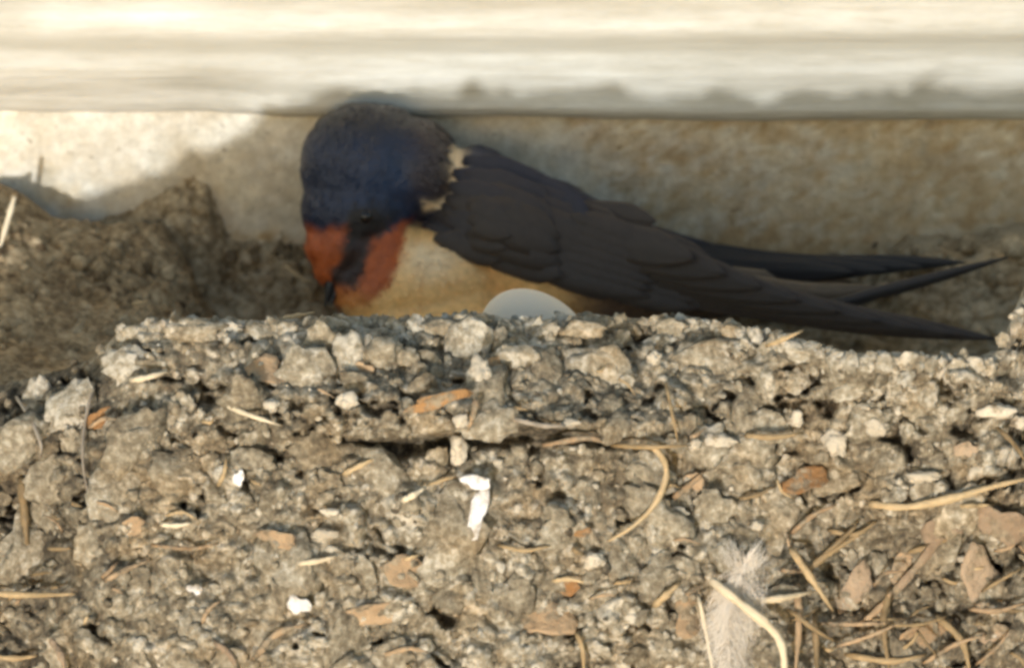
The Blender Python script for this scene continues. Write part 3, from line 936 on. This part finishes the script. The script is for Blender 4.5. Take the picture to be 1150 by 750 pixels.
def bird_body():
    # (px, py, rx, ry, rd in pixels, angle, depth offset cm)
    E = [(414, 187, 79, 72, 66, 0, 0), (404, 232, 68, 56, 56, .15, -.05), (392, 272, 50, 42, 42, .25, -.1), (384, 296, 34, 30, 30, .3, -.12),
         (468, 190, 50, 58, 60, 0, 0), (428, 292, 34, 62, 46, -.4, -.1), (418, 330, 44, 40, 50, 0, -.1),
         (484, 318, 92, 66, 74, .1, 0), (545, 246, 60, 60, 70, -.5, .1), (532, 208, 40, 47, 54, -.5, .12), (600, 268, 130, 72, 82, -.38, .1), (650, 318, 130, 52, 74, -.2, 0), (740, 316, 100, 36, 50, -.25, .1), (520, 380, 130, 60, 90, 0, 0)]
    bm = bmesh.new()
    for (px, py, rx, ry, rd, a, od) in E:
        c = P(px, py, BD + od)
        r = bmesh.ops.create_icosphere(bm, subdivisions=4, radius=1)
        ax = RIGHT * math.cos(a) + UP * math.sin(a)
        ay = UP * math.cos(a) - RIGHT * math.sin(a)
        for v in r['verts']:
            q = v.co.copy()
            v.co = c + (ax * q.x * rx + ay * q.y * ry + FWD * q.z * rd) * PXM * 1.03
    me = bpy.data.meshes.new('body_soup'); bm.to_mesh(me); bm.free()
    o = bpy.data.objects.new('body_soup', me); COL.objects.link(o)
    rm = o.modifiers.new('r', 'REMESH'); rm.mode = 'VOXEL'; rm.voxel_size = .00042
    s = o.modifiers.new('s', 'SMOOTH'); s.factor = .6; s.iterations = 14
    dg = bpy.context.evaluated_depsgraph_get(); dg.update()
    ev = o.evaluated_get(dg); em = ev.to_mesh()
    Vv = np.zeros(len(em.vertices) * 3); em.vertices.foreach_get('co', Vv); Vv = Vv.reshape(-1, 3)
    Nn = np.zeros(len(em.vertices) * 3); em.vertices.foreach_get('normal', Nn); Nn = Nn.reshape(-1, 3)
    Ff = [tuple(p.vertices) for p in em.polygons]
    ev.to_mesh_clear()
    bpy.data.objects.remove(o); bpy.data.meshes.remove(me)
    px, py, dd = to_px(Vv)
    disp = .00035 * (fbm(px / 9 + 20, py / 9 + 20, 211, 3) - .5) + .0006 * (fbm(px / 30 + 20, py / 30 + 20, 215, 2) - .5)
    Vv = Vv + Nn * disp[:, None]
    body = mesh_obj('body', Vv, Ff, plum, bird, col=body_colour(px, py))
    # short contour feathers lying over the body
    keep = np.where((Nn @ FN < .35))[0]
    pick = rng.choice(keep, 5200, replace=len(keep) < 5200)
    VV, FF, CC = [], [], []
    cols_ = body_colour(px[pick], py[pick], 1.2)
    for i, c in zip(pick, cols_):
        n = Vector(Nn[i]); p = Vector(Vv[i])
        x, y = px[i], py[i]
        # feathers flow from the bill over the crown to the tail
        flow = Vector((x - 372, 0, 0)) if False else (RIGHT * (1.0 if x > 470 else .35) + UP * ((.85 if y < 235 and x < 440 else (.15 if x < 470 else -.35))))
        if x < 380 and y < 230: flow = RIGHT * .25 + UP
        if y > 255 and x < 600: flow = RIGHT * .8 - UP * .5
        t = (flow - n * flow.dot(n))
        if t.length < 1e-4: continue
        t.normalize()
        t = (t + Vector(np.random.default_rng(int(i)).normal(0, .15, 3))).normalized()
        b = n.cross(t).normalized()
        L = random.uniform(5, 10) * PXM; w = random.uniform(1.6, 2.8) * PXM
        if x < 460 and y > 240: L *= .7
        o = len(VV)
        VV += [p - b * w * .6, p + b * w * .6, p + t * L * .6 + n * L * .05 + b * w, p + t * L * .6 + n * L * .05 - b * w, p + t * L + n * L * .05]
        FF += [(o, o + 1, o + 2, o + 3), (o + 3, o + 2, o + 4)]
        CC += [c * random.uniform(.9, 1.1)] * 5
    tag(mesh_obj('contour_feathers', VV, FF, plum, bird, col=np.array(CC), smooth=False), kind='stuff')
    return body
bird_mesh = bird_body()
from mathutils.bvhtree import BVHTree
BVH = BVHTree.FromPolygons([v.co + Vector(ORI['barn_swallow']) for v in bird_mesh.data.vertices], [tuple(p.vertices) for p in bird_mesh.data.polygons])
def skin_d(px, py, fallback):
    ray = (P(px, py, 9) - CAMLOC).normalized()
    hit = BVH.ray_cast(CAMLOC, ray)[0]
    return ((hit - CAMLOC).dot(FWD) - DIST) / CM if hit else fallback

# eye, bill
def ball(name, c, r, mat, parent, sq=(1, 1, 1)):
    bm = bmesh.new(); bmesh.ops.create_uvsphere(bm, u_segments=20, v_segments=14, radius=1)
    Vv = [c + (RIGHT * v.co.x * sq[0] + UP * v.co.y * sq[1] + FWD * v.co.z * sq[2]) * r for v in bm.verts]
    Ff = [tuple(v.index for v in f.verts) for f in bm.faces]; bm.free()
    return mesh_obj(name, Vv, Ff, mat, parent)
eye_m, nt, b = new_mat('dark_eye', .08, .6)
b.inputs['Base Color'].default_value = (.008, .006, .006, 1)
ball('eye', P(411, 243, BD - .70), 8.5 * PXM, eye_m, bird)
bill_m, nt, b = new_mat('bill_horn', .35, .5)
b.inputs['Base Color'].default_value = (.012, .012, .014, 1)
def bill(pts, w, ds):
    c = catmull([(a, b_, d) for (a, b_), d in zip(pts, ds)], 14)
    path = [P(*q) for q in c]
    return tube(path, np.linspace(w, .8, 14) * PXM, 10, .8)
Vv, Ff = bill([(383, 298), (373, 318), (365, 346)], 16, (BD - .25, BD - .3, BD - .3))
bl = mesh_obj('bill', Vv, Ff, bill_m, bird)
Vv, Ff = bill([(390, 302), (380, 322), (370, 345)], 9, (BD - .25, BD - .3, BD - .32))
mesh_obj('lower_mandible', Vv, Ff, bill_m, bl)

# flight feathers: curved vanes with a shaft and real thickness
def vane(pts, width, tipw=.25, camber=.12, n=22, m=7, asym=.35, up=1):
    """pts: (px,py,d) centre line; returns verts, faces (closed thin solid)"""
    c = catmull(pts, n)
    T = np.gradient(c[:, :2], axis=0)
    T /= np.linalg.norm(T, axis=1)[:, None]
    Nn = np.stack([T[:, 1], -T[:, 0]], 1)          # towards picture-up when pointing right
    Vt, Vb = [], []
    for i in range(n):
        t = i / (n - 1)
        w = width * (min(1, .22 + t * 2.8)) * (1 if t < .72 else max(.03, math.cos((t - .72) / .28 * math.pi / 2) ** .8 * (1 - tipw) + tipw * (1 - (t - .72) / .28)))
        for j in range(m):
            s = j / (m - 1) * 2 - 1
            off = s * w * .5 + asym * w * .25
            dd = c[i, 2] + camber * abs(s) ** 1.6 * up * (w / width) - .015 * (abs(s) < .1)
            x, y = c[i, 0] + Nn[i, 0] * off, c[i, 1] + Nn[i, 1] * off
            Vt.append(P(x, y, dd)); Vb.append(P(x, y, dd + .012 + .02 * (1 - abs(s))))
    F = [tuple(f) for f in grid_faces(n, m)]
    q = n * m
    F += [tuple(x + q for x in f[::-1]) for f in F]
    ring = [j for j in range(m)] + [i * m + m - 1 for i in range(1, n)] + [(n - 1) * m + j for j in range(m - 2, -1, -1)] + [i * m for i in range(n - 2, 0, -1)]
    for a, b_ in zip(ring, ring[1:] + ring[:1]): F.append((b_, a, a + q, b_ + q))
    edge = np.array([abs(j / (m - 1) * 2 - 1) for i in range(n) for j in range(m)] * 2)
    return Vt + Vb, F, edge

flight = plumage_mat('flight_feather', rough=.6, bumpy=.0002)
def feather_col(edge, base, rimc):
    e = np.clip((edge - .75) / .25, 0, 1)[:, None]
    return np.array(base) * (1 - e) + np.array(rimc) * e
WINGC, WINGE = (.042, .031, .025), (.058, .044, .035)

def wing(name, tips, base, widths, dn, coverts, col=WINGC, rimc=WINGE, lab=None):
    w = None
    # coverts joined: the wing's own mesh
    VV, FF, CC = [], [], []
    for (pts, wd_, bl_) in coverts:
        Vv, Ff, e = vane(pts, wd_, .6, .03, 9, 5)
        o = len(VV); VV += Vv; FF += [tuple(x + o for x in f) for f in Ff]
        q_ = np.array(BLUE) * .5 * bl_ + np.array(col) * (1 - .6 * bl_); CC.append(feather_col(e, q_, q_ * 1.25))
    w = mesh_obj(name, VV, FF, flight, bird, col=np.vstack(CC))
    for i, (tp, wd_) in enumerate(zip(tips, widths)):
        b0 = base(i)
        d0, d1 = dn(i)
        mid = ((b0[0] * .5 + tp[0] * .5), (b0[1] * .5 + tp[1] * .5) + tp[2], (d0 * .6 + d1 * .4))
        Vv, Ff, e = vane([(b0[0], b0[1], d0), mid, (tp[0], tp[1], d1)], wd_, .25, .03, 26, 7)
        mesh_obj('flight_feather', Vv, Ff, flight, w, col=feather_col(e, col, rimc))
    return w

# near wing: outermost primary lowest and nearest the viewer
tips = [(1124, 382, 9), (1080, 377, 8), (1038, 371, 8), (992, 362, 7), (946, 351, 6), (900, 338, 6), (856, 323, 5), (816, 308, 4), (780, 291, 3), (738, 249, -4), (700, 262, -2)]
widths = [30, 32, 34, 35, 36, 38, 40, 42, 44, 30, 36]
def nb(i):
    return (560 + 6 * min(i, 9), 291 - 5.2 * i)
def nd(i):
    return (BD - .90 + .012 * i, BD - 2.1 + (.55 * i / 10) + (0.35 if i > 8 else 0))
cov = []
for r_, (n_, x0, y0, x1, y1, L, wd_, dd) in enumerate([(8, 640, 238, 690, 320, 120, 40, -1.30), (8, 590, 214, 630, 306, 115, 42, -1.36),
                                                       (7, 556, 196, 565, 290, 105, 40, -1.38), (6, 536, 206, 515, 276, 80, 34, -1.34), (4, 516, 240, 494, 261, 58, 26, -1.2)]):
    for k in range(n_):
        t = k / (n_ - 1)
        x, y = x0 + (x1 - x0) * t, y0 + (y1 - y0) * t
        ang = math.radians(24 - 6 * t)
        cen = abs(t - .5)
        bz = dd + .95 * max(0, .5 - t) ** 1.3 + .25 * max(0, t - .6)
        th = math.tan(ang)
        line = [(x - L * .35, y - L * .35 * th), (x + L * .2, y + L * .2 * th), (x + L * .65, y + L * .62 * th)]
        ds_ = []
        for (a_, b_) in line:
            f_ = ds_[-1] if ds_ else BD - .6
            q_ = skin_d(a_, b_, f_)
            ds_.append(min(q_, f_ + .5) if ds_ else q_)
        lift = (.02, .08, .11, .11, .09)[r_] + .003 * k
        if x + L * .65 > 640: ds_[2] = min(ds_[2], BD - 1.0)
        cov.append(([(a_, b_, d_ - lift) for (a_, b_), d_ in zip(line, ds_)], wd_, max(0, 1 - t * 2.2) if r_ < 4 else .4))
for k in range(7):
    y_ = 268 + 9.5 * k
    for j_, (x_, L_) in enumerate(((742, 130), (690, 130))):
        th = math.tan(math.radians(20 - 1.2 * k))
        x_ = x_ - 4 * k
        yy = y_ + (8 if j_ == 0 else -6)
        cov.append(([(x_ - L_ * .4, yy - L_ * .4 * th, BD - 1.0), (x_, yy, BD - 1.22 + .012 * k + .04 * j_), (x_ + L_ * .5, yy + L_ * .5 * th, BD - 1.34 + .015 * k + .06 * j_)], 30, 0))
wing('wing', tips, nb, widths, nd, cov)

# far wing: seen past the back, only its long primaries show
tips2 = [(1086, 295, 16), (1040, 300, 14), (1000, 304, 12), (960, 306, 10)]
wing('wing', tips2, lambda i: (700, 268 + 5 * i), [22, 24, 26, 26], lambda i: (BD + .9, BD - 1.2 + .05 * i),
     [([(650, 245, BD + .6), (700, 262, BD + .65), (770, 285, BD + .7)], 34, .6), ([(690, 255, BD + .7), (760, 280, BD + .7), (850, 302, BD + .5)], 30, .6)], col=(.010, .010, .013), rimc=(.018, .017, .018))

# tail: outer streamer and shorter inner feathers, browner and paler edged
tail_root, tr_pts = None, [((760, 312, BD - .1), (900, 345, BD - .9), (1000, 325, BD - 1.4), (1136, 288, BD - 1.5), 15, .2),
                           ((760, 308, BD), (850, 322, BD - .4), (930, 330, BD - .8), (990, 322, BD - .9), 24, .6),
                           ((755, 304, BD + .1), (830, 312, BD - .1), (900, 318, BD - .3), (960, 316, BD - .4), 24, .6),
                           ((760, 314, BD - .1), (840, 340, BD - .6), (900, 352, BD - .9), (960, 348, BD - 1.1), 22, .6)]
for i, (a, b_, c, d_, w_, tw) in enumerate(tr_pts):
    Vv, Ff, e = vane([a, b_, c, d_], w_, tw, .05, 28, 7, 0)
    cc = feather_col(e, (.120, .088, .055), (.17, .13, .085))
    if i == 0:
        tail_root = mesh_obj('tail', Vv, Ff, flight, bird, col=feather_col(e, (.018, .016, .017), (.06, .05, .04)))
    else:
        mesh_obj('tail_feather', Vv, Ff, flight, tail_root, col=cc)
